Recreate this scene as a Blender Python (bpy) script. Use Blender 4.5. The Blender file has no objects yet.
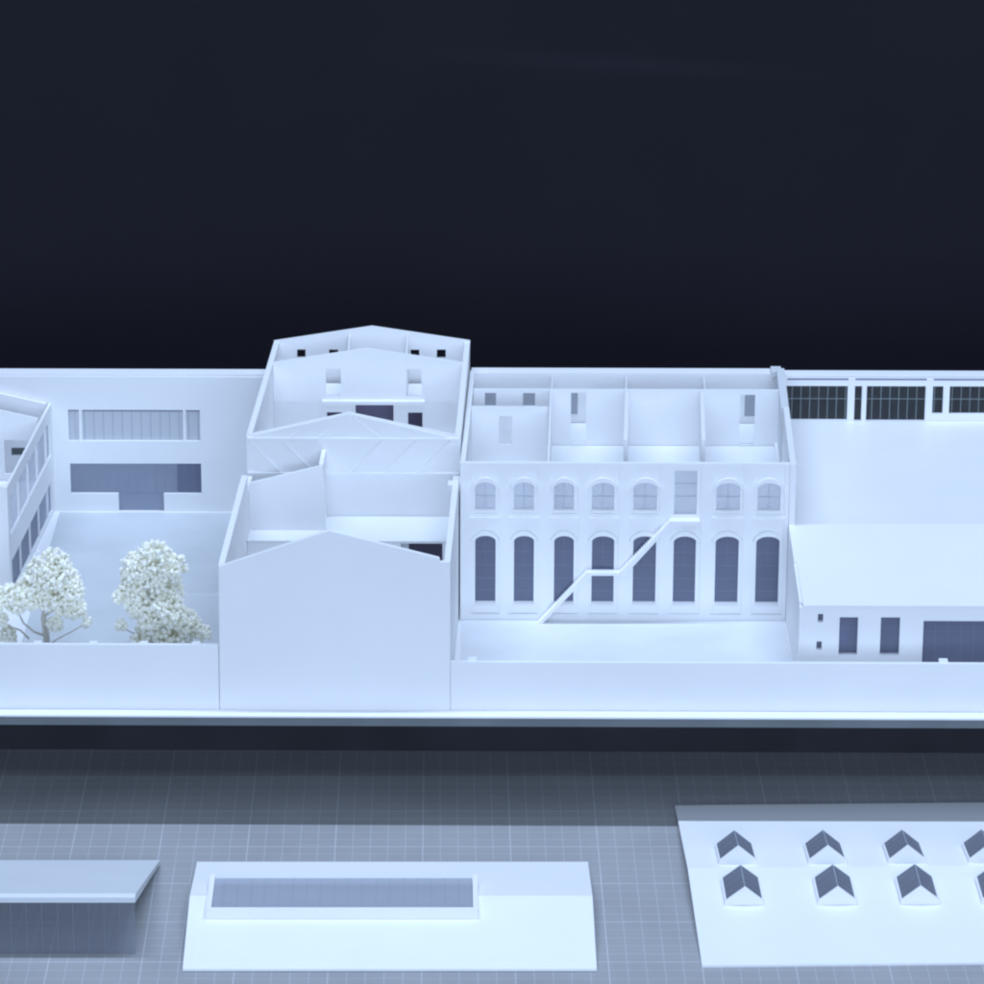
# White card architectural model on a dark plinth, loose roof pieces on a cutting mat in front.
# All builder coordinates are centimetres in the model's own frame (x along the street wall,
# y away from the camera, z up from the top of the base board); meshes are stored in metres.
import bpy, math, random
from mathutils import Vector, Matrix
from mathutils.geometry import tessellate_polygon

R = math.radians
SC = bpy.context.scene
COL = SC.collection
CM = 0.01
Z0 = 6.65                     # top of the base board above the mat, cm
ALPHA = R(-0.56)              # the model stands very slightly askew on the mat
CA, SA = math.cos(ALPHA), math.sin(ALPHA)

# ------------------------------------------------------------------ materials
def node_mat(name):
    m = bpy.data.materials.new(name); m.use_nodes = True
    nt = m.node_tree
    for n in list(nt.nodes): nt.nodes.remove(n)
    out = nt.nodes.new('ShaderNodeOutputMaterial')
    return m, nt, out

def card_mat(name, col, rough=0.55, var=0.03, bump=0.15, scale=260):
    m, nt, out = node_mat(name)
    b = nt.nodes.new('ShaderNodeBsdfPrincipled')
    b.inputs['Roughness'].default_value = rough
    b.inputs['Specular IOR Level'].default_value = 0.3
    tc = nt.nodes.new('ShaderNodeTexCoord')
    n1 = nt.nodes.new('ShaderNodeTexNoise'); n1.inputs['Scale'].default_value = 22
    n1.inputs['Detail'].default_value = 5
    nt.links.new(tc.outputs['Object'], n1.inputs['Vector'])
    cr = nt.nodes.new('ShaderNodeMapRange')
    cr.inputs['From Min'].default_value = 0.3; cr.inputs['From Max'].default_value = 0.7
    cr.inputs['To Min'].default_value = 1 - var; cr.inputs['To Max'].default_value = 1.0
    nt.links.new(n1.outputs['Fac'], cr.inputs['Value'])
    mx = nt.nodes.new('ShaderNodeVectorMath'); mx.operation = 'SCALE'
    mx.inputs[0].default_value = col
    nt.links.new(cr.outputs['Result'], mx.inputs['Scale'])
    nt.links.new(mx.outputs['Vector'], b.inputs['Base Color'])
    n2 = nt.nodes.new('ShaderNodeTexNoise'); n2.inputs['Scale'].default_value = scale
    n2.inputs['Detail'].default_value = 3
    nt.links.new(tc.outputs['Object'], n2.inputs['Vector'])
    bp = nt.nodes.new('ShaderNodeBump'); bp.inputs['Strength'].default_value = bump
    bp.inputs['Distance'].default_value = 0.0004
    nt.links.new(n2.outputs['Fac'], bp.inputs['Height'])
    nt.links.new(bp.outputs['Normal'], b.inputs['Normal'])
    nt.links.new(b.outputs['BSDF'], out.inputs['Surface'])
    return m

def pane_mat(name, tint, frost, frost_col, rough=0.12, gloss=0.06):
    """thin acrylic: clear tinted sheet, partly frosted, faintly glossy"""
    m, nt, out = node_mat(name)
    tr = nt.nodes.new('ShaderNodeBsdfTransparent'); tr.inputs['Color'].default_value = (*tint, 1)
    df = nt.nodes.new('ShaderNodeBsdfDiffuse'); df.inputs['Color'].default_value = (*frost_col, 1)
    tl = nt.nodes.new('ShaderNodeBsdfTranslucent'); tl.inputs['Color'].default_value = (*frost_col, 1)
    gl = nt.nodes.new('ShaderNodeBsdfGlossy'); gl.inputs['Roughness'].default_value = rough
    a = nt.nodes.new('ShaderNodeMixShader'); a.inputs['Fac'].default_value = 0.4
    nt.links.new(df.outputs[0], a.inputs[1]); nt.links.new(tl.outputs[0], a.inputs[2])
    tc = nt.nodes.new('ShaderNodeTexCoord')
    n1 = nt.nodes.new('ShaderNodeTexNoise'); n1.inputs['Scale'].default_value = 60
    nt.links.new(tc.outputs['Object'], n1.inputs['Vector'])
    mr = nt.nodes.new('ShaderNodeMapRange')
    mr.inputs['From Min'].default_value = 0.3; mr.inputs['From Max'].default_value = 0.7
    mr.inputs['To Min'].default_value = max(0, frost - 0.012); mr.inputs['To Max'].default_value = frost + 0.012
    nt.links.new(n1.outputs['Fac'], mr.inputs['Value'])
    b = nt.nodes.new('ShaderNodeMixShader')
    nt.links.new(mr.outputs['Result'], b.inputs['Fac'])
    nt.links.new(tr.outputs[0], b.inputs[1]); nt.links.new(a.outputs[0], b.inputs[2])
    c = nt.nodes.new('ShaderNodeMixShader'); c.inputs['Fac'].default_value = gloss
    nt.links.new(b.outputs[0], c.inputs[1]); nt.links.new(gl.outputs[0], c.inputs[2])
    nt.links.new(c.outputs[0], out.inputs['Surface'])
    return m

WHITE = card_mat('white_card', (0.885, 0.885, 0.885))
SHEET = card_mat('bright_white_card', (0.89, 0.89, 0.89))
FLOORC = card_mat('dimmed_floor_card', (0.76, 0.765, 0.77), rough=0.6)  # darker than the wall card: weaker overhead light put into the colour
GREYW = card_mat('pale_grey_card', (0.72, 0.74, 0.75))
EDGE  = card_mat('white_card_glossy', (0.88, 0.88, 0.88), rough=0.4)
GREYS = card_mat('mid_grey_card', (0.38, 0.40, 0.44))
GREYB = card_mat('grey_board', (0.17, 0.19, 0.20), rough=0.6, var=0.2)
BLACK = card_mat('black_cloth_plinth', (0.041, 0.041, 0.050), rough=0.9, var=0.3)
INK   = card_mat('engraved_line', (0.62, 0.66, 0.68), rough=0.5)
PALE_LINE = card_mat('pale_glazing_line', (0.27, 0.32, 0.33), rough=0.5)
FAINT_LINE = card_mat('faint_glazing_line', (0.23, 0.25, 0.30), rough=0.5)
MID_LINE = card_mat('mid_glazing_line', (0.30, 0.33, 0.39), rough=0.5)
UP_LINE = card_mat('upper_glazing_line', (0.40, 0.44, 0.50), rough=0.5)
BARK  = card_mat('pale_dried_stem', (0.70, 0.66, 0.58), rough=0.8, var=0.25)
DARKROOM = card_mat('painted_shade_grey', (0.24, 0.22, 0.32), rough=0.8, var=0.2)  # colour of the dark sheets and strips that stand in for shade
PANE_DARK = pane_mat('dimmed_acrylic', (0.57, 0.60, 0.71), 0.40, (0.47, 0.50, 0.65), gloss=0.04)  # acrylic whose tint is darkened to carry the dimness of the rooms behind
PANE_SEE  = pane_mat('clear_acrylic', (0.85, 0.87, 0.88), 0.035, (0.4, 0.45, 0.45), gloss=0.02)
PANE_FROST = pane_mat('frosted_acrylic', (0.8, 0.82, 0.85), 0.86, (0.90, 0.92, 0.95))
PANE_MID  = pane_mat('grey_acrylic', (0.76, 0.79, 0.86), 0.52, (0.60, 0.64, 0.73))
PANE_DORM = pane_mat('dormer_acrylic', (0.76, 0.78, 0.83), 0.46, (0.52, 0.54, 0.61), gloss=0.10)
PANE_LEAN = pane_mat('clear_front_acrylic', (0.88, 0.89, 0.91), 0.22, (0.52, 0.54, 0.59), gloss=0.03)
PANE_SKY  = pane_mat('rooflight_acrylic', (0.84, 0.86, 0.90), 0.62, (0.68, 0.71, 0.77))
PANE_UP   = pane_mat('upper_acrylic', (0.94, 0.95, 0.97), 0.45, (0.80, 0.82, 0.87))

def leaf_mat():
    m, nt, out = node_mat('cream_dried_foliage')
    tc = nt.nodes.new('ShaderNodeTexCoord')
    n = nt.nodes.new('ShaderNodeTexNoise'); n.inputs['Scale'].default_value = 120
    nt.links.new(tc.outputs['Object'], n.inputs['Vector'])
    r = nt.nodes.new('ShaderNodeValToRGB')
    r.color_ramp.elements[0].position = 0.3; r.color_ramp.elements[0].color = (0.97, 0.955, 0.84, 1)
    r.color_ramp.elements[1].position = 0.65; r.color_ramp.elements[1].color = (0.985, 0.975, 0.89, 1)
    nt.links.new(n.outputs['Fac'], r.inputs['Fac'])
    b = nt.nodes.new('ShaderNodeBsdfDiffuse')
    nt.links.new(r.outputs['Color'], b.inputs['Color'])
    nt.links.new(b.outputs[0], out.inputs['Surface'])
    return m
LEAF = leaf_mat()

def mat_mat():
    """cutting mat: grey vinyl, fine 1 cm grid, stronger 5 cm grid, scuffs and fine cuts"""
    m, nt, out = node_mat('grey_cutting_mat')
    L = nt.links
    tc = nt.nodes.new('ShaderNodeTexCoord')
    sep = nt.nodes.new('ShaderNodeSeparateXYZ'); L.new(tc.outputs['Object'], sep.inputs[0])
    def math_(op, a, b=None, c=None):
        n = nt.nodes.new('ShaderNodeMath'); n.operation = op
        for i, v in enumerate((a, b, c)):
            if v is None: continue
            if isinstance(v, (int, float)): n.inputs[i].default_value = v
            else: L.new(v, n.inputs[i])
        return n.outputs[0]
    def line(axis, phase, step, width, soft):
        v = math_('ADD', sep.outputs[axis], phase)
        v = math_('PINGPONG', v, step / 2)          # distance to nearest line
        mr = nt.nodes.new('ShaderNodeMapRange'); mr.interpolation_type = 'SMOOTHSTEP'
        mr.inputs['From Min'].default_value = width / 2 - soft; mr.inputs['From Max'].default_value = width / 2 + soft
        mr.inputs['To Min'].default_value = 1; mr.inputs['To Max'].default_value = 0
        L.new(v, mr.inputs['Value'])
        return mr.outputs['Result']
    # rows at y = 0.7 + 5k cm, columns at x = -0.98 + 5k cm
    fx = line('X', 0.0098, 0.01, 0.00042, 0.00016); fy = line('Y', -0.0070, 0.01, 0.0005, 0.0002)
    bx = line('X', 0.0098, 0.05, 0.00062, 0.00018); by = line('Y', -0.0070, 0.05, 0.0009, 0.00025)
    fine = math_('ADD', math_('MULTIPLY', fx, 0.34), math_('MULTIPLY', fy, 0.27))
    bold = math_('ADD', math_('MULTIPLY', bx, 0.24), math_('MULTIPLY', by, 0.27))
    tot = math_('MINIMUM', math_('ADD', fine, bold), 0.55)
    n0 = nt.nodes.new('ShaderNodeTexNoise'); n0.inputs['Scale'].default_value = 70; n0.inputs['Detail'].default_value = 4
    L.new(tc.outputs['Object'], n0.inputs['Vector'])
    tot = math_('MULTIPLY', tot, math_('ADD', math_('MULTIPLY', n0.outputs['Fac'], 0.9), 0.5))
    n1 = nt.nodes.new('ShaderNodeTexNoise'); n1.inputs['Scale'].default_value = 14; n1.inputs['Detail'].default_value = 7
    L.new(tc.outputs['Object'], n1.inputs['Vector'])
    r = nt.nodes.new('ShaderNodeValToRGB')
    r.color_ramp.elements[0].position = 0.3; r.color_ramp.elements[0].color = (0.325, 0.325, 0.332, 1)
    r.color_ramp.elements[1].position = 0.72; r.color_ramp.elements[1].color = (0.385, 0.383, 0.388, 1)
    L.new(n1.outputs['Fac'], r.inputs['Fac'])
    # long thin cut marks
    mp = nt.nodes.new('ShaderNodeMapping'); mp.inputs['Scale'].default_value = (3, 70, 1); mp.inputs['Rotation'].default_value = (0, 0, 0.9)
    L.new(tc.outputs['Object'], mp.inputs['Vector'])
    n2 = nt.nodes.new('ShaderNodeTexNoise'); n2.inputs['Scale'].default_value = 6; n2.inputs['Detail'].default_value = 6
    L.new(mp.outputs[0], n2.inputs['Vector'])
    cut = nt.nodes.new('ShaderNodeMapRange'); cut.inputs['From Min'].default_value = 0.66; cut.inputs['From Max'].default_value = 0.72
    cut.inputs['To Max'].default_value = 0.14
    L.new(n2.outputs['Fac'], cut.inputs['Value'])
    fac = math_('MINIMUM', math_('ADD', tot, cut.outputs['Result']), 0.8)
    mx = nt.nodes.new('ShaderNodeMix'); mx.data_type = 'RGBA'
    L.new(fac, mx.inputs[0]); L.new(r.outputs['Color'], mx.inputs[6]); mx.inputs[7].default_value = (0.70, 0.73, 0.75, 1)
    b = nt.nodes.new('ShaderNodeBsdfPrincipled'); b.inputs['Roughness'].default_value = 0.62
    b.inputs['Specular IOR Level'].default_value = 0.3
    L.new(mx.outputs[2], b.inputs['Base Color'])
    n3 = nt.nodes.new('ShaderNodeTexNoise'); n3.inputs['Scale'].default_value = 900
    L.new(tc.outputs['Object'], n3.inputs['Vector'])
    bp = nt.nodes.new('ShaderNodeBump'); bp.inputs['Strength'].default_value = 0.2; bp.inputs['Distance'].default_value = 0.0003
    L.new(n3.outputs['Fac'], bp.inputs['Height']); L.new(bp.outputs['Normal'], b.inputs['Normal'])
    L.new(b.outputs[0], out.inputs['Surface'])
    return m
MATM = mat_mat()

def cloth_mat():
    m, nt, out = node_mat('dark_backdrop_cloth')
    tc = nt.nodes.new('ShaderNodeTexCoord')
    n = nt.nodes.new('ShaderNodeTexNoise'); n.inputs['Scale'].default_value = 9; n.inputs['Detail'].default_value = 8
    nt.links.new(tc.outputs['Object'], n.inputs['Vector'])
    r = nt.nodes.new('ShaderNodeValToRGB')
    r.color_ramp.elements[0].color = (0.0180, 0.0178, 0.0235, 1); r.color_ramp.elements[1].color = (0.0225, 0.0215, 0.0275, 1)
    nt.links.new(n.outputs['Fac'], r.inputs['Fac'])
    b = nt.nodes.new('ShaderNodeBsdfDiffuse')
    nt.links.new(r.outputs['Color'], b.inputs['Color'])
    nt.links.new(b.outputs[0], out.inputs['Surface'])
    return m
CLOTH = cloth_mat()

# ------------------------------------------------------------------ builders
class MB:
    """collects prisms / bars / blobs (cm, thing-local frame) into one mesh object"""
    def __init__(self): self.v = []; self.f = []; self.m = []; self.mats = []; self.smooth = []
    def mi(self, mat):
        if mat not in self.mats: self.mats.append(mat)
        return self.mats.index(mat)
    def face(self, idx, mi, sm=False): self.f.append(idx); self.m.append(mi); self.smooth.append(sm)
    def prism(self, pts, P, t0, t1, mat, holes=()):
        """pts/holes: 2-D loops (a,b); P(a,b,t) -> xyz; extruded between t0 and t1"""
        mi = self.mi(mat)
        loops = [list(pts)] + [list(h) for h in holes]
        flat = [p for l in loops for p in l]
        tris = tessellate_polygon([[Vector((a, b, 0)) for a, b in l] for l in loops])
        n = len(flat); o = len(self.v)
        for t in (t0, t1):
            for a, b in flat: self.v.append(P(a, b, t))
        for tri in tris:
            self.face(tuple(o + i for i in tri), mi)
            self.face(tuple(o + n + i for i in reversed(tri)), mi)
        k = 0
        for l in loops:
            c = len(l)
            for i in range(c):
                a, b = o + k + i, o + k + (i + 1) % c
                self.face((a, b, b + n, a + n), mi)
            k += c
        return self
    def box(self, x0, x1, y0, y1, z0, z1, mat):
        return self.prism([(x0, y0), (x1, y0), (x1, y1), (x0, y1)], lambda a, b, t: (a, b, t), z0, z1, mat)
    def tube(self, path, radii, mat, seg=7):
        mi = self.mi(mat); rings = []
        for i, p in enumerate(path):
            p = Vector(p)
            d = (Vector(path[min(i + 1, len(path) - 1)]) - Vector(path[max(i - 1, 0)])).normalized()
            s = d.cross(Vector((0, 1, 0.13))).normalized(); t = d.cross(s)
            o = len(self.v); rings.append(o)
            for k in range(seg):
                a = 2 * math.pi * k / seg
                self.v.append(tuple(p + (s * math.cos(a) + t * math.sin(a)) * radii[i]))
        for a, b in zip(rings, rings[1:]):
            for k in range(seg):
                self.face((a + k, a + (k + 1) % seg, b + (k + 1) % seg, b + k), mi, True)
        self.face(tuple(rings[0] + k for k in range(seg)), mi)
        self.face(tuple(rings[-1] + k for k in reversed(range(seg))), mi)
        return self
    def build(self, name, parent=None, base=(0, 0, 0)):
        me = bpy.data.meshes.new(name)
        b = Vector(base)
        me.from_pydata([tuple((Vector(v) - b) * CM) for v in self.v], [], self.f)
        for m in self.mats: me.materials.append(m)
        for p, mi, sm in zip(me.polygons, self.m, self.smooth):
            p.material_index = mi; p.use_smooth = sm
        import bmesh
        bm = bmesh.new(); bm.from_mesh(me)
        bmesh.ops.recalc_face_normals(bm, faces=bm.faces)
        bm.to_mesh(me); bm.free()
        o = bpy.data.objects.new(name, me); COL.objects.link(o)
        if parent is not None: o.parent = parent
        return o

def model_world(x, y, z):
    return ((CA * x - SA * y) * CM, (SA * x + CA * y) * CM, (Z0 + z) * CM)

def tag(o, label=None, cat=None, group=None, kind=None):
    if label: o['label'] = label
    if cat: o['category'] = cat
    if group: o['group'] = group
    if kind: o['kind'] = kind
    return o

class Thing:
    """an Empty at the thing's base; add(name, mb) links a part, sub parts via parent="""
    def __init__(self, name, base, label, cat, group=None, model=True, rotz=0.0):
        self.base = base
        e = bpy.data.objects.new(name, None); COL.objects.link(e)
        e.empty_display_size = 0.01
        if model:
            e.location = model_world(*base); e.rotation_euler = (0, 0, ALPHA)
        else:
            e.location = tuple(c * CM for c in base); e.rotation_euler = (0, 0, rotz)
        tag(e, label, cat, group); self.o = e
    def add(self, name, mb, parent=None, label=None):
        o = mb.build(name, parent or self.o, self.base)
        if label: o['label'] = label
        return o

def wallP(x1, y1, x2, y2):
    """plane from (x1,y1) to (x2,y2): a = cm along, b = z, t = cm to the left of the run"""
    d = Vector((x2 - x1, y2 - y1)).normalized(); n = Vector((-d.y, d.x))
    return lambda a, b, t: (x1 + d.x * a + n.x * t, y1 + d.y * a + n.y * t, b)
def XP(y):            # front-facing plane: a = x, t pushes back in y
    return lambda a, b, t: (a, y + t, b)
def rect(a0, b0, a1, b1): return [(a0, b0), (a1, b0), (a1, b1), (a0, b1)]
def arch(a0, b0, a1, zs, rise, n=14, grow=0.0):
    c = (a0 + a1) / 2; w = (a1 - a0) / 2 + grow
    pts = [(a0 - grow, b0), (a1 + grow, b0)]
    for i in range(n + 1):
        t = math.pi * i / n
        ct, st = math.cos(t), math.sin(t)
        pts.append((c + w * ct, zs + (rise + grow) * abs(st) ** 1.15))
    return pts
def barpts(p, q, w):
    d = Vector((q[0] - p[0], q[1] - p[1])).normalized() * (w / 2); n = (-d.y, d.x)
    return [(p[0] - n[0], p[1] - n[1]), (q[0] - n[0], q[1] - n[1]), (q[0] + n[0], q[1] + n[1]), (p[0] + n[0], p[1] + n[1])]

# ------------------------------------------------------------------ the mat, plinth, backdrop, base board
mb = MB(); mb.box(-75, 80, -62, 62, -0.3, 0, MATM)
tag(mb.build('cutting_mat'), 'grey cutting mat printed with a pale grid', None, kind='structure')
mb = MB(); mb.box(-220, 220, -200, 92, -3.3, -0.3, CLOTH)
tag(mb.build('table_surface'), 'dark cloth covered table under the mat', None, kind='structure')

def backdrop():
    """cloth hanging behind the model, with soft folds"""
    me = bpy.data.meshes.new('backdrop')
    nx, nz = 150, 300; CZ = 28.7; vs = []; fs = []
    for j in range(nz + 1):
        for i in range(nx + 1):
            x = -230 + 460 * i / nx; z = -4 + 120 * (j / nz)
            y = 70 + 0.8 * math.sin(x * 0.021 + 1) + 0.4 * math.sin(z * 0.05 + x * 0.008)
            u = (x - 13) / 7.5                      # one shallow crease, high up
            y += 0.30 * math.exp(-u * u * 0.5) / (1 + math.exp(-(z - CZ + 0.07 * x) / 0.16))
            vs.append((x * CM, y * CM, z * CM))
    for j in range(nz):
        for i in range(nx):
            a = j * (nx + 1) + i
            fs.append((a, a + 1, a + nx + 2, a + nx + 1))
    me.from_pydata(vs, [], fs); me.materials.append(CLOTH)
    for p in me.polygons: p.use_smooth = True
    o = bpy.data.objects.new('backdrop', me); COL.objects.link(o)
    tag(o, 'dark navy cloth backdrop with one faint crease', None, kind='structure')
backdrop()

t = Thing('plinth', (0, 20, -6.65), 'low black plinth hidden in shadow under the grey board', 'plinth')
mb = MB(); mb.box(-46, 60, 9.7, 33, -6.65, -0.66, BLACK); t.add('plinth_body', mb)

t = Thing('base_board', (0, 17, -0.65), 'long board of white card on grey board carrying the model buildings', 'base board')
mb = MB(); mb.box(-48, 62, -0.95, 36.4, -0.62, -0.11, GREYB); t.add('grey_board', mb)
mb = MB(); mb.box(-48, 62, -1.0, 36.5, -0.10, 0, EDGE); t.add('white_sheet', mb)
PAVE = card_mat('blue_grey_paper', (0.62, 0.645, 0.66), rough=0.7, var=0.12, bump=0.2)
mb = MB(); mb.box(-25.2, -12.75, 0.45, 33.7, 0.001, 0.03, PAVE); t.add('courtyard_paving', mb)
PAVE2 = card_mat('soft_white_paper', (0.76, 0.77, 0.78), rough=0.7, var=0.10, bump=0.2)
mb = MB(); mb.box(1.12, 20.83, 0.34, 14.35, 0.001, 0.03, PAVE2); t.add('yard_paving', mb)

# ------------------------------------------------------------------ street walls
t = Thing('street_wall', (-30, 0, 0), 'low white street wall in front of the two cream trees', 'wall')
mb = MB(); mb.box(-48, -12.70, 0.0, 0.3, 0, 3.95, WHITE); t.add('wall_panel', mb)
for x in (-23.3, -20.1, -17.2, -14.2):
    mb = MB(); mb.box(x, x + 0.45, 0.31, 0.6, 3.70, 3.96, WHITE); t.add('glue_tab', mb)
t = Thing('street_wall', (16, 0, 0), 'low white street wall in front of the arched facade and the wide shed', 'wall')
mb = MB(); mb.box(0.62, 62, 0.0, 0.3, 0, 2.95, WHITE); t.add('wall_panel', mb)
for x in (1.6, 28.6):
    mb = MB(); mb.box(x, x + 0.5, 0.31, 0.7, 2.7, 3.03, WHITE); t.add('glue_tab', mb)

# ------------------------------------------------------------------ gabled building in the middle
XL = lambda y: -12.64 + (0.64 * y / 18.6 if y < 18.6 else 0.64 + 0.85 * (y - 18.6) / 17.4)
XR = lambda y: 0.58 + (0.52 * y / 18.6 if y < 18.6 else 0.52 + 0.50 * (y - 18.6) / 17.4)
g = Thing('gabled_building', (-6, 16, 0), 'tall roofless white gabled building with a blank front wall and truss beam', 'building')
TW = 0.35
mb = MB(); mb.prism([(-12.66, 0), (0.58, 0), (0.56, 9.05), (0.02, 9.05), (-0.05, 9.28), (-5.9, 10.82), (-6.25, 10.9), (-6.6, 10.82), (-12.58, 8.72)],
                    XP(0), 0, 0.3, WHITE); g.add('front_wall', mb)
# side walls, lower front stretch then tall rear stretch
def side(x1, y1, x2, y2, za, zb, sgn, name='side_wall', holes=()):
    L = math.hypot(x2 - x1, y2 - y1)
    mb = MB(); mb.prism([(0, 0), (L, 0), (L, zb), (0, za)], wallP(x1, y1, x2, y2), 0, sgn * TW, WHITE, holes)
    return mb
g.add('side_wall', side(XL(0.31), 0.31, XL(15.2), 15.2, 8.75, 9.0, -1))
mb = side(XL(15.21), 15.21, XL(18.28), 18.28, 7.9, 7.9, -1); g.add('side_wall', mb)
g.add('side_wall', side(XL(18.9), 18.9, XL(36), 36, 10.45, 11.0, -1))
g.add('side_wall', side(XR(0.31), 0.31, XR(15.2), 15.2, 9.0, 9.0, 1))
mb = side(XR(15.21), 15.21, XR(18.28), 18.28, 7.9, 7.9, 1); g.add('side_wall', mb)
g.add('side_wall', side(XR(18.9), 18.9, XR(36), 36, 10.45, 11.0, 1))
# small card tabs standing on the right wall
mb = MB(); mb.box(XR(14) - 0.62, XR(14) - 0.36, 13.6, 14.4, 8.2, 8.98, WHITE); g.add('card_tab', mb)
mb = MB(); mb.box(XL(8) - 0.2, XL(8) - 0.01, 1.6, 2.1, 8.1, 8.55, WHITE); g.add('card_tab', mb)
# cross wall carrying the roof truss
YT = 18.6
cw = MB()
cw.prism([(XL(YT), 0), (XR(YT) - 0.02, 0), (XR(YT) - 0.02, 10.35), (-5.72, 11.86), (XL(YT), 10.4)], XP(YT), 0, 0.28, WHITE)
cwo = g.add('truss_wall', cw)
tr = MB()
F = XP(YT)
def tb(p, q, w, t=0.08): tr.prism(barpts(p, q, w), F, -t, -0.001, WHITE)
tb((XL(YT) + .05, 10.22), (XR(YT) - .1, 10.22), 0.13, 0.13)
tb((XL(YT) + .05, 7.98), (XR(YT) - .1, 7.98), 0.16, 0.16)
for s in (-1, 1):
    for a, b in (((-6.0 - 0, 10.15), (-3.5, 8.06)),):
        pass
cx = -5.72
for k in (1, 2, 3):
    for s in (-1, 1):
        tb((cx + s * 2.08 * k, 10.14), (cx + s * (2.08 * (k - 1) + 0.05), 8.07), 0.10, 0.11)
for k in (0, 1, 2):
    for s in ((-1, 1) if k else (1,)):
        tb((cx + s * 2.08 * k, 10.13), (cx + s * 2.08 * k, 8.08), 0.05, 0.03)
gz = lambda x: 11.86 - abs(x - cx) * 0.238
for s in (-1, 1):
    tb((cx + s * 0.05, gz(cx) - 0.09), (cx + s * 5.9, gz(cx + 5.9) - 0.09), 0.10, 0.06)
    tb((cx + s * 1.9, 10.31), (cx + s * 0.12, gz(cx) - 0.22), 0.09, 0.07)
    tb((cx + s * 3.7, 10.31), (cx + s * 2.1, gz(cx + 2.1) - 0.18), 0.09, 0.07)
    tb((cx + s * 2.05, 10.31), (cx + s * 2.05, gz(cx + 2.05) - 0.18), 0.05, 0.04)
tb((cx, 10.31), (cx, gz(cx) - 0.18), 0.06, 0.05)
g.add('roof_truss', tr, cwo)
# loft floor in front of the truss wall and its supporting wall with a dark opening
mb = MB(); mb.prism([(XL(14.1) + TW + .01, 14.1), (XR(14.1) - TW - .01, 14.1), (XR(YT) - TW - .03, YT - .01), (XL(YT) + TW + .02, YT - .01)],
                    lambda a, b, t_: (a, b, t_), 5.08, 5.2, FLOORC); g.add('loft_floor', mb)
mb = MB(); mb.prism(rect(XL(14.2) + TW + .02, 0, XR(14.2) - TW - .02, 5.07), XP(14.2), 0, 0.25, WHITE,
                    [rect(-2.49, 1.0, 0.01, 5.02)]); lw = g.add('loft_wall', mb)
mb = MB(); mb.box(-3.2, 0.35, 17.6, 17.7, 0.02, 5.0, DARKROOM); g.add('room_shade_sheet', mb)  # added dark sheet, paints the shade behind the loft opening
mb = MB(); mb.box(-2.45, -2.03, 14.6, 14.7, 0.9, 5.0, INK); g.add('inner_door_leaf', mb)
# partition beside the loft
mb = MB(); mb.prism([(XL(16) + TW + .01, 5.21), (-7.10, 5.21), (-7.26, 9.35), (XL(16) + TW + .01, 8.2)], XP(16), 0, 0.22, WHITE); g.add('partition', mb)
mb = MB(); mb.prism([(0, 5.21), (2.36, 5.21), (2.36, 9.55), (0, 9.35)], wallP(-7.24, 16.23, -7.15, 18.56), 0, 0.25, WHITE)
g.add('partition_return', mb)
# inner wall with tall windows, balcony and doors
Y2 = 31.8
a0, a1 = XL(Y2) + TW + .01, XR(Y2) - TW - .01
g.add('inner_wall', MB().prism([(a0, 8.34), (a1, 8.34), (a1, 10.97), (-5.04, 11.9), (a0, 10.93)], XP(Y2), -0.18, 0.12, WHITE,
      [rect(-7.62, 8.69, -6.66, 10.56), rect(-2.46, 8.69, -1.5, 10.56)]))
g.add('inner_wall', MB().prism(rect(a0, 0, a1, 8.33), XP(Y2), 0, 0.2, WHITE,
      [rect(-5.74, 5.6, -3.3, 8.13), rect(-7.58, 5.9, -6.61, 7.58), rect(-2.37, 5.9, -1.44, 7.58)]))
g.add('balcony', MB().box(-7.85, -1.3, Y2 - 0.68, Y2 - 0.19, 8.30, 8.52, WHITE))
g.add('room_shade_sheet', MB().box(a0 + .1, a1 - .1, Y2 + 1.5, Y2 + 1.6, 5.3, 8.15, DARKROOM))  # added dark sheet, paints the shade behind the inner doorways
g.add('upper_floor', MB().box(a0 + .05, a1 - .05, Y2 + .21, 35.6, 8.2, 8.32, WHITE))
g.add('rear_floor', MB().prism([(XL(19) + TW + .02, 19), (XR(19) - TW - .02, 19), (a1, Y2 - .01), (a0, Y2 - .01)],
      lambda a, b, t_: (a, b, t_), 5.08, 5.2, WHITE))
# rear wall: small square windows straight through, stair core boxes
Y3 = 36.0
g.add('rear_wall', MB().prism([(XL(Y3), 0), (XR(Y3), 0), (XR(Y3), 11.08), (-4.77, 12.05), (XL(Y3), 11.03)], XP(Y3), 0.01, 0.28, WHITE,
      [rect(-9.65, 9.93, -9.1, 10.49), rect(-7.57, 9.93, -6.98, 10.49), rect(-2.26, 9.93, -1.70, 10.50), rect(-0.56, 9.93, 0.02, 10.51)]))
for xx in (-6.25, -2.50):
    g.add('stair_core_wall', MB().prism([(Y2 + .21, 8.33), (Y3 - .01, 8.33), (Y3 - .01, 11.55), (Y2 + .21, 11.35)],
          lambda a, b, t_, xx=xx: (xx + t_, a, b), 0, 0.1, WHITE))
g.add('stair_core_wall', MB().box(-6.04, -2.51, Y2 + .2, Y3 - .02, 8.9, 9.0, WHITE))

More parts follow.
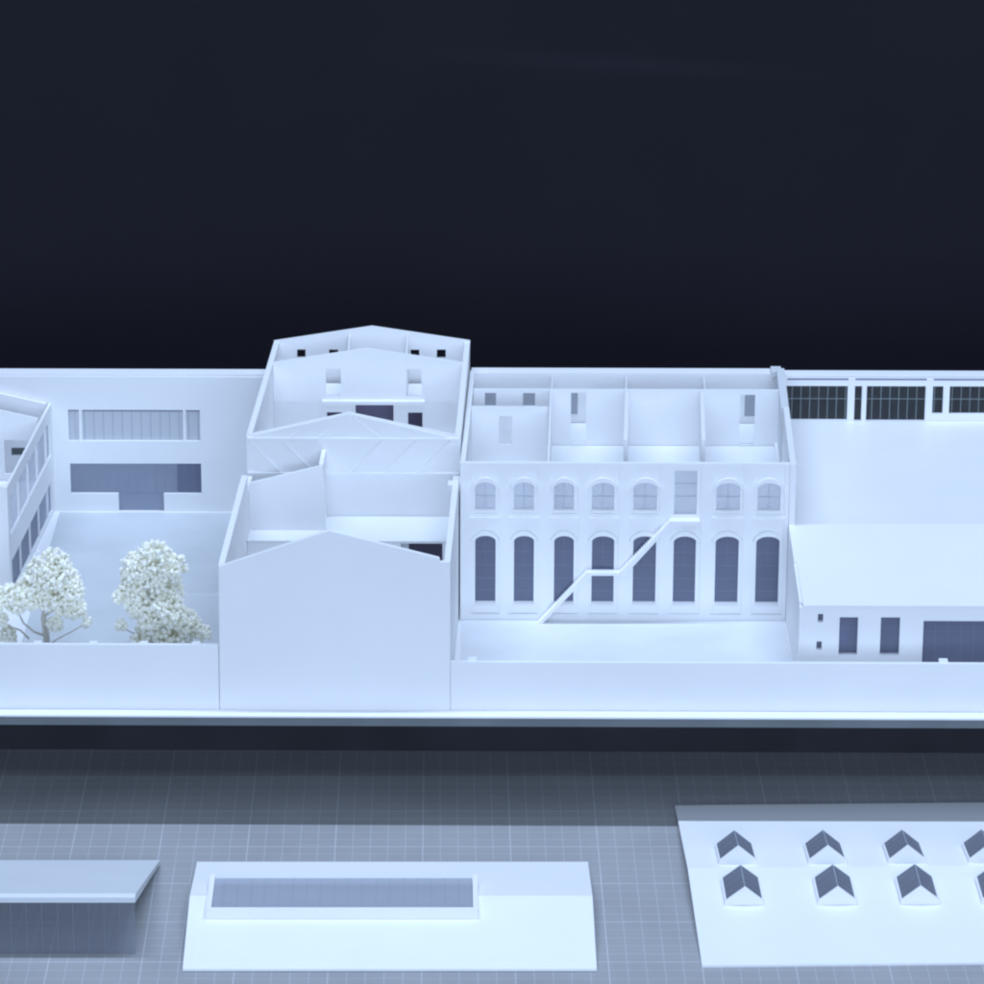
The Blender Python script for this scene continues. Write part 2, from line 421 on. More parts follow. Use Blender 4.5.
# ------------------------------------------------------------------ arcaded building
YA = 14.4
a = Thing('arcaded_building', (11, 20, 0), 'roofless white building with two rows of arched windows and an outside stair', 'building')
RISE = 0.34
LOW = [(1.99, 3.22), (4.34, 5.54), (6.77, 7.95), (9.05, 10.39), (11.55, 12.93), (13.99, 15.33), (16.52, 17.92), (18.98, 20.38)]
UP  = [(1.97, 3.19), (4.31, 5.51), (6.72, 7.92), (9.01, 10.34), (11.51, 12.92), (13.97, 15.31), (16.5, 17.91), (18.98, 20.35)]
BAY = [(1.71, 3.46), (4.01, 5.8), (6.46, 8.22), (8.82, 10.64), (11.31, 13.12), (13.67, 15.6), (16.27, 18.15), (18.75, 20.63)]
XA0, XA1 = 1.08, 20.86
holes = [arch(l, 1.08, r, 5.12, RISE) for l, r in LOW]
for i, (l, r) in enumerate(UP):
    holes.append(rect(l, 6.66, r, 9.62) if i == 5 else arch(l, 7.14, r, 8.54, RISE))
fa = a.add('facade', MB().prism(rect(XA0, 0, XA1, 10.1), XP(YA), 0.11, 0.34, WHITE, holes))
# raised piers between the recessed bays, head band, plinth
pr = MB()
holes = [rect(l, 0.43, r, 6.28) for l, r in BAY] + \
        [rect(l + .04, 6.86, r - .04, 9.92) for l, r in BAY]
pr.prism(rect(XA0, 0, XA1, 10.1), XP(YA), 0, 0.107, WHITE, holes)
a.add('pier_frame', pr, fa)
for i in range(8):
    for lvl in (0, 1):
        l, r = (LOW, UP)[lvl][i]
        door = lvl == 1 and i == 5
        zb, zs = (1.08, 5.12) if lvl == 0 else (7.14, 8.54)
        w = MB()
        if door:
            w.prism(rect(l, 6.66, r, 9.62), XP(YA), 0.27, 0.29, PANE_UP)
            for z in (7.95, 8.75): w.prism(barpts((l, z), (r, z), 0.035), XP(YA), 0.255, 0.268, UP_LINE)
            w.prism(barpts((l, 6.72), (r, 6.72), 0.09), XP(YA), 0.245, 0.268, GREYS)
            a.add('door', w)
            continue
        pm = PANE_DARK if lvl == 0 else PANE_UP
        lm = FAINT_LINE if lvl == 0 else UP_LINE
        w.prism(arch(l, zb, r, zs, RISE), XP(YA), 0.27, 0.29, pm)
        c = (l + r) / 2
        if lvl == 0:
            for z in (4.35, 3.5, 2.65, 1.85): w.prism(barpts((l + .01, z), (r - .01, z), 0.03), XP(YA), 0.26, 0.269, lm)
            w.prism(barpts((c, 3.5), (c, 5.4), 0.018), XP(YA), 0.26, 0.2685, lm)
            w.prism(barpts((l + .01, 1.12), (r - .01, 1.12), 0.07), XP(YA), 0.245, 0.2695, WHITE)
        else:
            w.prism(barpts((l + .01, 7.93), (r - .01, 7.93), 0.035), XP(YA), 0.25, 0.269, lm)
            w.prism(barpts((c, 7.16), (c, 8.85), 0.03), XP(YA), 0.25, 0.2685, lm)
        wo = a.add('window', w)
        # arched hood moulding, swelling out over the head of the opening
        n = 16; cc = (l + r) / 2; hw = (r - l) / 2
        zr = zs
        def ringpt(t, gr): 
            ct, st = math.cos(t), math.sin(t)
            return (cc + (hw + gr * .8) * ct, zr + (RISE + gr * (0.25 + 1.0 * abs(st))) * abs(st) ** 1.0)
        outer = [ringpt(math.pi * k / n, 0.29) for k in range(n + 1)]
        inner = [ringpt(math.pi * k / n, 0.06) for k in range(n + 1)][::-1]
        hd = MB(); hd.prism(outer + inner, XP(YA), -0.20, 0.108, EDGE)
        outer2 = [ringpt(math.pi * k / n, 0.055) for k in range(n + 1)]
        inner2 = [ringpt(math.pi * k / n, 0.002) for k in range(n + 1)][::-1]
        hd.prism(outer2 + inner2, XP(YA), -0.03, 0.109, WHITE)
        a.add('arch_moulding', hd, wo)
        sl = MB()
        if lvl == 1: sl.box(l - .04, r + .04, YA - 0.06, YA + 0.108, 6.98, 7.12, WHITE)
        else: sl.box(l - .1, r + .1, YA + .03, YA + 0.108, 0.47, 0.98, WHITE)
        a.add('sill', sl, wo)
for i, (l, r) in enumerate(BAY):
    if i == 5: continue
    a.add('string_course', MB().box(l - .05, r + .05, YA - 0.22, YA - 0.003, 6.60, 6.72, EDGE))
    a.add('bay_ledge', MB().box(l - .02, r + .02, YA - 0.07, YA - 0.003, 0.36, 0.42, EDGE))
# side walls
a.add('side_wall', MB().prism([(0, 0), (19.4, 0), (19.4, 9.7), (0, 10.0)], wallP(1.08, YA + .35, 1.62, 33.9), 0, -0.3, WHITE))
PX = lambda y: 20.86 + 0.0335 * (y - 14.4)
a.add('party_wall', MB().prism([(0, 0), (11.2, 0), (11.2, 10.05), (0, 10.05)], wallP(20.88, YA, PX(25.6), 25.6), 0, -0.36, EDGE))
a.add('party_wall', MB().prism([(0, 0), (8.2, 0), (8.2, 10.0), (0, 10.0)], wallP(PX(25.62), 25.62, PX(33.8), 33.82), 0.14, -0.36, GREYW))
a.add('wall_block', MB().box(21.05, 21.7, 33.5, 34.7, 9.51, 9.85, GREYW))
# upper floor, rear inner wall, left room wall, partitions
a.add('upper_floor', MB().prism([(1.42, YA + .35), (20.84, YA + .35), (21.3, 29.35), (1.82, 29.35)], lambda p, q, t_: (p, q, t_), 6.05, 6.2, FLOORC))
a.add('corridor_floor', MB().prism([(2.0, 29.62), (21.3, 29.62), (21.4, 33.9), (2.1, 33.9)], lambda p, q, t_: (p, q, t_), 6.05, 6.2, FLOORC))
a.add('inner_wall', MB().prism(rect(1.85, 0, 21.34, 9.92), XP(29.4), 0, 0.2, WHITE,
      [rect(8.04, 6.3, 9.0, 9.71), rect(18.78, 6.28, 19.74, 9.61), rect(2.57, 8.82, 3.27, 9.69), rect(4.99, 8.82, 5.76, 9.69)]))
a.add('room_wall', MB().prism(rect(1.72, 6.21, 6.50, 10.02), XP(25.5), 0, 0.2, WHITE, [rect(3.45, 7.58, 4.27, 9.43)]))
a.add('partition', MB().prism([(0, 6.21), (14.6, 6.21), (14.6, 9.9), (0, 9.9)], wallP(6.32, YA + .36, 6.70, 29.36), 0, -0.12, WHITE))
for x0 in (11.05, 15.8):
    a.add('partition', MB().prism([(0, 6.21), (9.85, 6.21), (9.85, 9.9), (0, 9.9)], wallP(x0, 19.5, x0 + .42, 29.36), 0, -0.26, WHITE))
for x0 in (6.75, 11.5, 16.5):
    a.add('corridor_partition', MB().prism([(0, 6.21), (4.2, 6.21), (4.2, 9.4), (0, 9.7)], wallP(x0, 29.62, x0 + .15, 33.85), 0, -0.1, WHITE))
# added dark sheet standing in for room shade behind the tall ground storey windows
a.add('ground_shade_sheet', MB().box(1.6, 20.7, 19.5, 19.6, 0.02, 6.0, DARKROOM))

# outside stair
st = MB()
def flight(x0, z0, x1, z1, n):
    pts = [(x0, z0)]
    for k in range(n):
        xa = x0 + (x1 - x0) * k / n; xb = x0 + (x1 - x0) * (k + 1) / n
        zb = z0 + (z1 - z0) * (k + 1) / n
        pts += [(xa, zb), (xb, zb)]
    pts += [(x1, z1 - 0.24), (x0 + 0.22, z0 - 0.0 if z0 < 0.1 else z0 - 0.20)]
    if z0 >= 0.1: pts.append((x0, z0 - 0.17))
    return pts
so = a.add('stair_landing', MB().box(8.75, 10.75, 13.72, YA - .01, 3.16, 3.34, EDGE))
a.add('stair_landing', MB().box(13.76, 15.5, 13.76, YA - .005, 6.47, 6.64, EDGE))
a.add('stair_flight', MB().prism(flight(5.85, 0.01, 8.74, 3.30, 26), XP(13.74), 0, 0.62, EDGE))
a.add('stair_flight', MB().prism(flight(10.76, 3.30, 13.75, 6.62, 24), XP(13.74), 0, 0.62, EDGE))

# ------------------------------------------------------------------ courtyard block on the left (two window strips)
c = Thing('courtyard_block', (-20, 34.5, 0), 'long white block behind the trees with two strips of wide windows', 'building')
HOL = [rect(-24.46, 4.88, -15.91, 7.0),
       [(-24.44, 1.26), (-21.33, 1.26), (-21.33, 0.02), (-18.37, 0.02), (-18.37, 1.26), (-15.9, 1.27), (-15.9, 3.34), (-24.44, 3.32)]]
co = c.add('front_wall', MB().prism([(-48, 0.0), (-11.32, 0.0), (-11.32, 9.25), (-48, 9.25)], XP(33.9), 0, 0.25, WHITE, HOL))
c.add('roof_edge', MB().box(-48, -11.45, 34.20, 35.3, 9.22, 9.36, WHITE))
c.add('rear_wall', MB().box(-48, -11.45, 35.05, 35.29, 0, 9.2, WHITE))
c.add('floor_slab', MB().box(-47, -11.5, 34.16, 35.04, 4.1, 4.3, WHITE))
w = MB(); w.prism(rect(-24.5, 4.86, -15.87, 6.82), XP(33.9), 0.27, 0.30, PANE_FROST)
x = -24.05
while x < -16:
    w.prism(barpts((x, 4.9), (x, 6.8), 0.03), XP(33.9), 0.255, 0.269, UP_LINE); x += 0.615
for xx in (-23.68, -16.92): w.prism(rect(xx - .11, 4.89, xx + .11, 6.99), XP(33.9), 0.08, 0.24, WHITE)
w.prism(rect(-24.44, 6.83, -15.93, 6.98), XP(33.9), 0.28, 0.32, DARKROOM)  # dark strip painting the shadow at the window head
c.add('window', w, label='upper window strip, pale and frosted')
w = MB(); w.prism(rect(-24.5, 1.24, -17.5, 3.36), XP(33.9), 0.27, 0.30, PANE_MID)
w.prism(rect(-21.36, 0.02, -18.34, 1.23), XP(33.9), 0.27, 0.30, PANE_MID)
w.prism(rect(-17.48, 1.24, -15.87, 3.36), XP(33.9), 0.27, 0.30, PANE_DARK)
x = -23.8
while x < -16:
    w.prism(barpts((x, 1.28), (x, 3.3), 0.03), XP(33.9), 0.255, 0.269, MID_LINE if x < -17.5 else FAINT_LINE); x += 0.615
c.add('window', w, label='lower window strip, darker, with a door in the middle')

# ------------------------------------------------------------------ boundary wall behind the arcaded building and shed
b = Thing('boundary_wall', (20, 34.6, 0), 'thick white boundary wall along the back with dark glazed panels at the right', 'wall')
b.add('wall_panel', MB().box(1.70, 21.95, 34.0, 35.15, 0, 9.56, WHITE))
WINS = [(22.0, 26.03, 6.46), (26.48, 26.95, 6.43), (27.25, 31.06, 6.43), (31.52, 32.20, 6.92), (32.61, 36.6, 6.92), (37.1, 38.0, 6.92), (38.4, 42.2, 6.92)]
hs = [rect(l, zb, r, 8.78) for l, r, zb in WINS]
slits = [rect(22.1, 9.19, 26.05, 9.30), rect(26.5, 9.19, 31.1, 9.30), rect(31.55, 9.19, 36.6, 9.30)]
bw = b.add('glazed_wall', MB().prism(rect(21.97, 0, 62, 9.33), XP(33.9), 0, 0.2, WHITE, hs))
b.add('coping', MB().box(21.97, 62, 34.14, 35.1, 9.335, 9.46, WHITE))
sm = MB()
for s in slits: sm.prism(s, XP(33.9), -0.012, -0.001, DARKROOM)  # dark strips laid on the wall, shade of the slits put into colour
b.add('shadow_gap', sm)
for l, r, zb in WINS:
    w = MB(); w.prism(rect(l - .03, zb - .02, r + .03, 8.8), XP(33.9), 0.205, 0.225, PANE_SEE)
    x = math.ceil((l - 22.0 + .1) / 0.575) * 0.575 + 22.0 - 0.12
    while x < r - .05:
        w.prism(barpts((x, zb), (x, 8.77), 0.035), XP(33.9), 0.19, 0.204, PALE_LINE); x += 0.575
    w.prism(barpts((l, 7.86), (r, 7.86), 0.035), XP(33.9), 0.185, 0.2035, PALE_LINE)
    b.add('window', w)
# small grey windows seen through the doors and windows of the arcaded building
for l, r, zb, zt in ((8.1, 8.58, 6.79, 8.25), (19.4, 20.1, 6.69, 8.15), (2.5, 3.35, 7.3, 8.25), (4.95, 5.9, 7.3, 8.25)):
    w = MB(); w.prism(rect(l, zb, r, zt), XP(34.0), -0.03, -0.004, GREYS)
    b.add('small_window', w)

# ------------------------------------------------------------------ wide shed on the right
s = Thing('wide_shed', (30, 18, 0), 'wide low white shed with a broad blank roof and dark front windows', 'building')
YF = 4.35
hs = [rect(23.2, 1.8, 24.28, 4.13), rect(25.6, 1.8, 26.72, 4.13), rect(21.93, 3.82, 22.24, 4.33), rect(21.90, 2.10, 22.21, 2.62),
      rect(28.08, 0.1, 36.5, 3.92)]
so = s.add('front_wall', MB().prism(rect(20.86, 0, 60, 4.72), XP(YF), 0, 0.3, WHITE, hs))
s.add('side_wall', MB().prism([(0, 0), (9.7, 0), (9.7, 6.28), (4.75, 5.68), (4.75, 5.52), (0, 4.93)], wallP(20.86, YF + .31, 20.88, YA - .02), 0, -0.16, WHITE))
P = lambda p, q, t_: (t_, p, q)
s.add('roof', MB().prism([(YF - .12, 4.76), (YF - .12, 4.90), (14.6, 6.24), (33.85, 6.42), (33.85, 6.26), (14.6, 6.08)], P, 21.04, 60, EDGE))

for (x0, z0), (x1, _), (_, z1), _ in [(h[0], h[1], h[2], h[3]) for h in hs]:
    big = x1 - x0 > 3; tiny = x1 - x0 < 0.5
    w = MB(); w.prism(rect(x0 - .02, z0 - .02, x1 + .02, z1 + .02), XP(YF), 0.305, 0.33, PANE_DARK)
    if not tiny:
        w.prism(barpts((x0, z1 - 0.75), (x1, z1 - 0.75), 0.02), XP(YF), 0.29, 0.304, FAINT_LINE)
    if big:
        x = x0 + 0.75
        while x < x1: w.prism(barpts((x, z0), (x, z1), 0.02), XP(YF), 0.29, 0.3035, FAINT_LINE); x += 0.75
    s.add('window', w)
s.add('shed_shade_sheet', MB().box(21.3, 50, 9.0, 9.1, 0.02, 4.6, DARKROOM))  # added dark sheet, paints the shade inside the shed

s.add('inner_door_leaf', MB().box(23.15, 23.85, YF + .9, YF + 1.0, 0.1, 3.55, GREYW))

# ------------------------------------------------------------------ small gabled building at the left edge
LX = lambda y: -25.50 + 0.062 * (y - 34.5)
YL = 17.4
l_ = Thing('window_strip_building', (-29, 26, 0), 'roofless white building at the left edge with slanting window strips', 'building')
Ls = math.hypot(33.85 - YL, LX(33.85) - LX(YL))
def lpos(y): return (y - YL) * Ls / (33.85 - YL)
EPS = 0.5
lowh = [rect(lpos(18.0), 0.32, lpos(33.3), 2.42)]; uph = [rect(lpos(18.0), 4.10, lpos(33.3), 6.55)]
ys = [18.0, 21.4, 24.9, 28.3, 31.7, 33.4]
lo = l_.add('side_wall', MB().prism([(0, 0), (Ls, 0), (Ls, 7.45), (0, 7.45)], wallP(LX(YL), YL, LX(33.85), 33.85), 0, 0.16, WHITE, lowh + uph))
for h in lowh + uph:
    w = MB(); up = h[0][1] > 3
    w.prism([(h[0][0] - .02, h[0][1] - .02), (h[1][0] + .02, h[1][1] - .02), (h[2][0] + .02, h[2][1] + .02), (h[3][0] - .02, h[3][1] + .02)],
            wallP(LX(YL), YL, LX(33.85), 33.85), 0.165, 0.19, PANE_UP if up else PANE_MID)
    for yy in ys[1:-1]:
        w.prism(rect(lpos(yy) - .07, h[0][1] + .005, lpos(yy) + .07, h[2][1] - .005), wallP(LX(YL), YL, LX(33.85), 33.85), 0.03, 0.15, WHITE)
    l_.add('window', w)
sl = 0.235
l_.add('front_wall', MB().prism([(-48, 0), (LX(YL), 0), (LX(YL), 7.45), (-33.5, 7.45 + sl * 6.9), (-48, 5.6)], XP(YL), -0.28, -0.005, WHITE))
l_.add('rear_wall', MB().prism([(-48, 0), (LX(33.6) - .3, 0), (LX(33.6) - .3, 7.5), (-33.5, 7.5 + sl * 7.6), (-48, 5.6)], XP(33.6), 0, 0.25, WHITE,
       [rect(-28.2, 3.95, -27.15, 4.5)]))
l_.add('inner_wall', MB().prism([(-48, 0), (LX(30.5) - .32, 0), (LX(30.5) - .32, 7.5), (-33.5, 7.5 + sl * 7.4), (-48, 5.6)], XP(30.5), 0, 0.22, WHITE,
       [rect(-28.27, 3.76, -26.45, 6.07)]))
l_.add('upper_floor', MB().prism([(-48, YL + .02), (LX(YL) - .32, YL + .02), (LX(30.4) - .32, 30.45), (-48, 30.45)], lambda p, q, t_: (p, q, t_), 3.1, 3.3, WHITE))
l_.add('dark_window', MB().prism(rect(-28.2, 3.95, -27.15, 4.5), XP(33.6), 0.26, 0.28, GREYB))

# ------------------------------------------------------------------ cream trees
def tree(name, base, lobes, branches, label, seed):
    rnd = random.Random(seed)
    t = Thing(name, base, label, 'tree', 'cream dried flower trees in the courtyard')
    tk = MB()
    for path, radii in branches: tk.tube(path, radii, BARK)
    t.add('trunk', tk)
    cr = MB(); mi = cr.mi(LEAF)
    ico = [(0, 0, -1), (.7236, -.5257, -.4472), (-.2764, -.8507, -.4472), (-.8944, 0, -.4472), (-.2764, .8507, -.4472), (.7236, .5257, -.4472),
           (.2764, -.8507, .4472), (-.7236, -.5257, .4472), (-.7236, .5257, .4472), (.2764, .8507, .4472), (.8944, 0, .4472), (0, 0, 1)]
    icf = [(0, 1, 2), (1, 0, 5), (0, 2, 3), (0, 3, 4), (0, 4, 5), (1, 5, 10), (2, 1, 6), (3, 2, 7), (4, 3, 8), (5, 4, 9),
           (1, 10, 6), (2, 6, 7), (3, 7, 8), (4, 8, 9), (5, 9, 10), (6, 10, 11), (7, 6, 11), (8, 7, 11), (9, 8, 11), (10, 9, 11)]
    def puff(c, r):
        """one soft head of the dried flower: a lumpy ball"""
        o = len(cr.v); n1, n2 = 9, 7; ph = [rnd.uniform(0, 6.28) for _ in range(4)]
        cr.v.append((c[0], c[1], c[2] - r))
        for j in range(1, n2):
            th = math.pi * j / n2
            for i in range(n1):
                a_ = 2 * math.pi * i / n1 + j * 0.35
                p = (math.sin(th) * math.cos(a_), math.sin(th) * math.sin(a_), -math.cos(th))
                k = r * (1 + 0.13 * math.sin(5 * p[0] + ph[0]) * math.sin(5 * p[1] + ph[1]) + 0.1 * math.sin(6 * p[2] + ph[2]) + rnd.uniform(-.09, .09))
                cr.v.append((c[0] + p[0] * k, c[1] + p[1] * k, c[2] + p[2] * k))
        cr.v.append((c[0], c[1], c[2] + r)); top = o + 1 + n1 * (n2 - 1)
        for i in range(n1):
            cr.face((o, o + 1 + (i + 1) % n1, o + 1 + i), mi, True)
            for j in range(n2 - 2):
                q = o + 1 + j * n1
                cr.face((q + i, q + (i + 1) % n1, q + n1 + (i + 1) % n1, q + n1 + i), mi, True)
            q = o + 1 + (n2 - 2) * n1
            cr.face((q + i, q + (i + 1) % n1, top), mi, True)
    def floret(c, r):
        o = len(cr.v)
        for p in ico:
            k = r * rnd.uniform(0.7, 1.2)
            cr.v.append((c[0] + p[0] * k, c[1] + p[1] * k, c[2] + p[2] * k))
        for f in icf: cr.face(tuple(o + i for i in f), mi, True)
    for (x, y, z, r, dens) in lobes:
        for _ in range(int(200 * r * r * dens) + 12):
            d = Vector((rnd.gauss(0, 1), rnd.gauss(0, 1), rnd.gauss(0, 1))).normalized() * (rnd.random() ** 0.4) * r
            c0 = Vector((x, y, z)) + d
            if c0.z < 0.15: c0.z = 0.15 + rnd.random() * 0.1
            rs = rnd.uniform(0.06, 0.15)
            puff(c0, rs)
            for _ in range(15):
                e = Vector((rnd.gauss(0, 1), rnd.gauss(0, 1), rnd.gauss(0, 1))).normalized() * rs * rnd.uniform(0.9, 1.15)
                p = c0 + e
                if p.z > 0.04: floret(p, rnd.uniform(0.022, 0.055))
    t.add('crown', cr)
YT1 = 9.2
tree('cream_tree', (-23.6, YT1, 0),
     [(-23.22, YT1, 5.03, 1.40, 1.1), (-25.23, YT1 - .2, 3.44, .98, 1.1), (-21.7, YT1 + .1, 2.6, .72, .9), (-22.96, YT1 - .3, 1.8, .48, 1.1),
      (-26.2, YT1 - .2, 1.97, .42, 1), (-25.8, YT1, 0.95, .5, 1), (-21.1, YT1, 1.75, .32, .5), (-24.25, YT1, 4.35, .9, 1.1),
      (-22.05, YT1, 3.9, .9, 1), (-26.3, YT1, 3.25, .85, 1), (-23.3, YT1 - .1, 3.3, .8, .9), (-22.3, YT1, 2.9, .8, .9), (-24.4, YT1 - .2, 3.5, .8, 1), (-22.5, YT1 + .2, 4.8, .9, 1)],
     [([(-23.62, YT1, 0), (-23.64, YT1, 0.9), (-23.74, YT1, 2.0), (-23.6, YT1, 3.2), (-23.3, YT1, 4.6)], [.13, .11, .12, .09, .05]),
      ([(-23.42, YT1, 0), (-23.47, YT1, 1.0), (-23.62, YT1, 2.2)], [.10, .09, .08]),
      ([(-23.64, YT1, 0.9), (-24.3, YT1, 1.15), (-24.9, YT1, 1.7), (-25.4, YT1, 2.9)], [.08, .07, .06, .05]),
      ([(-24.6, YT1, 0.7), (-25.1, YT1, 1.25), (-25.8, YT1, 1.5)], [.06, .06, .04]),
      ([(-23.6, YT1, 2.2), (-22.9, YT1, 2.7), (-22.1, YT1, 3.4)], [.08, .06, .05]),
      ([(-23.5, YT1, 0.3), (-22.9, YT1, .7), (-22.0, YT1, 1.2), (-21.2, YT1, 1.7)], [.05, .04, .04, .03])],
     'cream dried flower tree with a bare forked stem, nearest the left edge', 11)
tree('cream_tree', (-16.9, YT1, 0),
     [(-17.03, YT1, 5.75, 1.22, 1.1), (-18.17, YT1, 5.25, .95, 1.1), (-15.75, YT1, 5.25, .8, 1), (-17.0, YT1 + .3, 4.4, 1.1, .8),
      (-16.92, YT1 - .2, 2.7, .95, 1), (-17.48, YT1 - .3, 1.8, .72, 1), (-15.1, YT1 + .1, 1.65, .85, .9), (-16.6, YT1 - .3, 0.95, .6, 1),
      (-19.05, YT1, 1.6, .36, .7), (-19.1, YT1 + .2, 3.4, .5, .5), (-18.4, YT1 + .2, 3.9, .85, .8), (-16.0, YT1 + .3, 3.4, .8, .7), (-14.2, YT1, 1.05, .5, .8), (-16.0, YT1 - .1, 2.3, .9, .9), (-17.9, YT1, 2.7, .8, .8), (-17.9, YT1 - .2, 0.9, .7, .7), (-15.6, YT1, 0.8, .7, .8), (-18.3, YT1, 3.0, .7, .6)],
     [([(-16.9, YT1, 0), (-16.95, YT1, 1.5), (-17.05, YT1, 3.4), (-17.0, YT1, 5.4)], [.14, .12, .10, .05]),
      ([(-16.9, YT1, .3), (-17.8, YT1, .8), (-18.6, YT1, 1.2), (-19.1, YT1, 1.55)], [.06, .05, .04, .03]),
      ([(-17, YT1, 3.0), (-17.8, YT1, 3.9), (-18.3, YT1, 5.0)], [.07, .06, .04]),
      ([(-16.9, YT1, .8), (-16.0, YT1, 1.2), (-15.2, YT1, 1.6)], [.07, .05, .04]),
      ([(-17, YT1, 3.4), (-16.3, YT1, 4.3), (-15.8, YT1, 5.1)], [.07, .05, .04])],
     'cream dried flower tree with bushy foliage down to the ground, right of the other tree', 23)

# ------------------------------------------------------------------ loose roof pieces on the mat (mat frame)
# 1 lean-to roof with a glazed front
t = Thing('lean_to_roof', (-26, -14, 0), 'pale lean-to roof piece with a smoky glazed front at the left edge', 'roof piece', model=False)
FY = -18.39
t.add('roof_slab', MB().prism([(FY, 3.06), (FY, 3.36), (FY + .35, 3.44), (-6.9, 0.34), (-6.9, 0.12)], lambda p, q, t_: (t_ + 0.045 * (p - FY), p, q), -42, -16.32, GREYW))
w = MB(); w.prism(rect(-42, 0.01, -16.36, 3.05), XP(FY), 0.06, 0.10, PANE_LEAN)
x = -16.36 - 0.82
while x > -41:
    w.prism(barpts((x, 0.02), (x, 3.04), 0.028), XP(FY), 0.045, 0.058, FAINT_LINE); x -= 0.835
t.add('glazed_front', w)
# 2 pitched roof with a long framed rooflight
t = Thing('pitched_roof', (-2.7, -13.4, 0), 'white pitched roof piece with one long rooflight, lying in the middle of the mat', 'roof piece', model=False)
def slopeP(p, q, t_): return (t_, p, q)
yf, yr, yb = -20.53, -13.55, -6.75; zr_ = 1.22
rf = lambda y: 0.17 + (zr_ - 0.17) * ((y - yf) / (yr - yf) if y < yr else (yb - y) / (yb - yr))
ox0, ox1, oy0, oy1 = -12.5, 1.9, -15.3, -11.35
def plate(mbx, x0, x1, y0, y1):
    ysl = sorted({y0, y1} | ({yr} if y0 < yr < y1 else set()))
    pts = [(y, rf(y)) for y in ysl] + [(y, rf(y) - 0.13) for y in reversed(ysl)]
    mbx.prism(pts, slopeP, x0, x1, SHEET)
pm = MB()
plate(pm, -13.72, ox0, yf, yb); plate(pm, ox1, 8.36, yf, yb); plate(pm, ox0 + .001, ox1 - .001, yf, oy0); plate(pm, ox0 + .001, ox1 - .001, oy1, yb)
t.add('roof_plate', pm)
# thin top sheet leaving the margin seen along the edges
for (x0, x1, y0, y1) in ((-12.98, ox0 - .35, yf + .5, yr), (7.72, 7.78, yf + .5, yr)):
    pass
ed = MB()
def strip(x0, x1, y0, y1, h=0.014):
    ed.prism([(y0, rf(y0) + .0005), (y1, rf(y1) + .0005), (y1, rf(y1) + h), (y0, rf(y0) + h)], slopeP, x0, x1, WHITE)
strip(-13.1, 7.75, yf + .55, yf + .585, 0.02)
strip(-13.1, -13.07, yf + .6, yr, 0.02); strip(7.72, 7.75, yf + .6, yr, 0.02)
t.add('scored_edge', ed)
zt = 1.40
fr = MB()
fr.box(-12.72, 2.06, -15.80, -15.42, 0.72, zt, SHEET)
fr.box(-12.72, -12.44, -15.415, -11.15, 0.72, zt, SHEET)
fr.box(1.80, 2.06, -15.415, -11.15, 0.72, zt, SHEET)
fo = t.add('rooflight', fr)
w = MB(); w.box(-12.43, 1.79, -15.41, -11.25, 1.19, 1.22, PANE_SKY)
x = -11.9
while x < 1.7: w.box(x, x + .03, -15.40, -11.26, 1.221, 1.23, MID_LINE); x += 0.76
t.add('pane', w, fo)
# 3 big roof with two rows of little gabled rooflights
t = Thing('skylight_roof', (22, -9, 0), 'large white roof piece with rows of small gabled rooflights at the right', 'roof piece', model=False)
def rz(y): return 0.12 + 0.72 * ((y + 19.95) / 10.85 if y < -9.1 else (1.75 - y) / 10.85)
rx = lambda y: 14.0 - 0.014 * (y + 19.97)
pm = MB()
def QP(p, q, t_): return (t_, p, q)
o0 = len(pm.v)
ysr = [-19.97, -9.1, 1.2]; mi = pm.mi(SHEET)
for y in ysr:
    dy = 0.0
    for dz in (0, -0.16):
        pm.v.append((rx(y), y, rz(y) + dz)); pm.v.append((46.0, y + 0.75, rz(y) + dz))
def qd(*i): pm.face(tuple(i), mi)
for k in range(2):
    a_, b_ = 4 * k, 4 * k + 4
    qd(a_, a_ + 1, b_ + 1, b_); qd(a_ + 2, b_ + 2, b_ + 3, a_ + 3); qd(a_, b_, b_ + 2, a_ + 2); qd(a_ + 1, a_ + 3, b_ + 3, b_ + 1)
qd(0, 2, 3, 1); qd(8, 9, 11, 10)
t.add('roof_plate', pm)
base = t.base; roof_empty = t.o
proto = None
def rooflight():
    """a small box kerb, solid front gable and two sloping panes, local frame at its front centre"""
    k = MB(); k.prism([(-1.08, -0.25), (1.08, -0.25), (1.08, 0.26), (0, 1.14), (-1.08, 0.26)], XP(0), 0, 0.10, WHITE)
    D = 2.75
    k.box(-1.08, -0.98, 0.101, D, -0.3, 0.26, WHITE); k.box(0.98, 1.08, 0.101, D, -0.3, 0.26, WHITE)
    k.prism([(-0.979, -0.25), (0.979, -0.25), (0.979, 0.25), (0, 1.04), (-0.979, 0.25)], XP(D), -0.10, -0.002, INK)
    ko = k.build('rooflight')
    for s_ in (-1, 1):
        w = MB(); n = 9
        w.prism([(s_ * 0.97, 0.27), (s_ * 0.012, 1.05), (s_ * 0.012, 1.075), (s_ * 0.97, 0.295)], XP(0.101), 0, D - 0.22, PANE_DORM)
        for j in (1, 2, 3):
            yy = 0.1 + j * 0.66
            w.prism([(s_ * 0.97, 0.296), (s_ * 0.02, 1.076), (s_ * 0.02, 1.088), (s_ * 0.97, 0.308)], XP(yy), 0, 0.02, MID_LINE)
        wo = w.build('pane', ko)
    w = MB(); w.box(-0.02, 0.02, 0.101, D - .1, 1.076, 1.09, UP_LINE); w.build('ridge', ko)
    w = MB(); w.box(-0.96, 0.96, 0.11, D - .11, 0.05, 0.10, GREYB); w.build('opening', ko)  # dark plate below the panes, paints the shade of an uncut hole
    return ko
proto = rooflight()
sk = [(16.70, -8.55), (21.72, -8.50), (26.2, -8.45), (30.7, -8.4), (35.2, -8.3), (16.72, -13.35), (21.83, -13.3), (26.38, -13.25), (30.85, -13.2), (35.4, -13.1)]
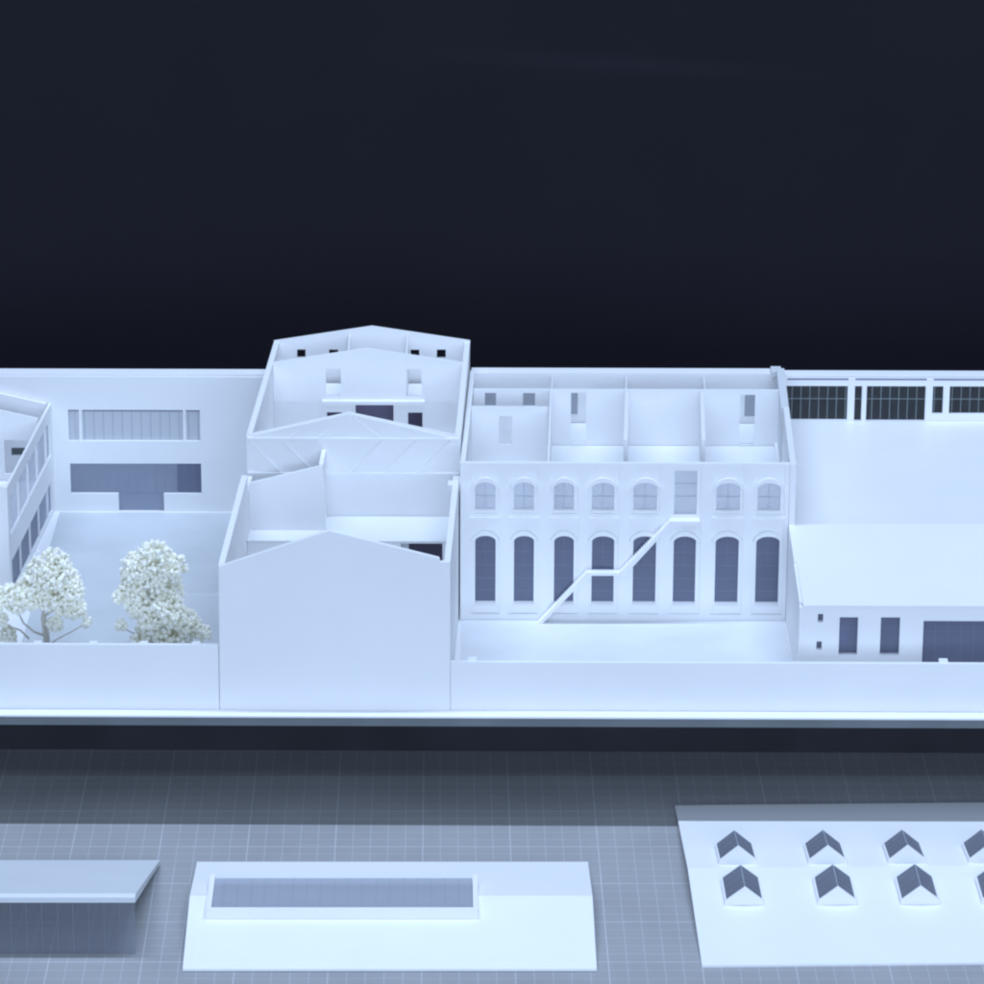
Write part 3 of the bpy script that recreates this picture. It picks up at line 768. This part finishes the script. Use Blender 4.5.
for i, (x, y) in enumerate(sk):
    if i == 0: o = proto
    else:
        o = proto.copy(); COL.objects.link(o)
        for ch in proto.children:
            cc_ = ch.copy(); COL.objects.link(cc_); cc_.parent = o
    o.parent = roof_empty
    tilt = math.atan(0.72 / 10.85) * (1 if y < -9.1 else -1)
    o.location = ((x - base[0]) * CM, (y - base[1]) * CM, (rz(y) - base[2]) * CM)
    o.rotation_euler = (tilt, 0, R(1.2))

# ------------------------------------------------------------------ light: cool tubes over and in front of the table, plus an added frontal fill
def area(name, loc, target, sx, sy, watts, col):
    d = bpy.data.lights.new(name, 'AREA'); d.shape = 'RECTANGLE'; d.size = sx; d.size_y = sy
    d.energy = watts; d.color = col
    o = bpy.data.objects.new(name, d); COL.objects.link(o); o.location = loc
    dr = Vector(target) - Vector(loc)
    o.rotation_euler = dr.to_track_quat('-Z', 'Y').to_euler()
    return o
COOL = (0.568, 0.724, 1.0)
area('overhead_tube', (0.05, 0.10, 2.3), (0.05, 0.10, 0), 2.4, 0.03, 50, COOL)
area('front_tube', (0.0, -2.05, 1.85), (0, 0.1, 0.05), 2.6, 0.30, 14, COOL)
area('soft_panel', (0.0, -1.0, 2.4), (0.0, 0.1, 0), 2.2, 1.7, 18, COOL)
area('frontal_fill', (0.35, -2.9, 0.72), (0.1, 0.1, 0.12), 2.2, 0.7, 50, COOL)  # added soft fill that lifts the front-facing walls

wd = bpy.data.worlds.new("World"); SC.world = wd; wd.use_nodes = True
bg = wd.node_tree.nodes['Background']; bg.inputs[0].default_value = (0.55, 0.72, 1, 1); bg.inputs[1].default_value = 0.03

# ------------------------------------------------------------------ camera (cropped long lens)
TH = math.asin(0.3298); FPX = 4318 * math.cos(TH); HC = 101.5 * math.cos(TH); DP = 217.2294
cd = bpy.data.cameras.new('camera'); co_ = bpy.data.objects.new('camera', cd); COL.objects.link(co_)
cd.sensor_width = 36; cd.lens = FPX / 984 * 36; cd.shift_x = 52 / 984
cd.clip_start = 0.05; cd.clip_end = 50
co_.location = (0, -DP * CM, HC * CM); co_.rotation_euler = (math.pi / 2 - TH, 0, 0)
SC.camera = co_

SC.view_settings.view_transform = 'Standard'; SC.view_settings.look = 'None'
SC.view_settings.exposure = 0; SC.view_settings.gamma = 1
SC.render.engine = 'CYCLES'
SC.cycles.diffuse_bounces = 16; SC.cycles.max_bounces = 24; SC.cycles.transparent_max_bounces = 16
SC.cycles.filter_width = 2.3
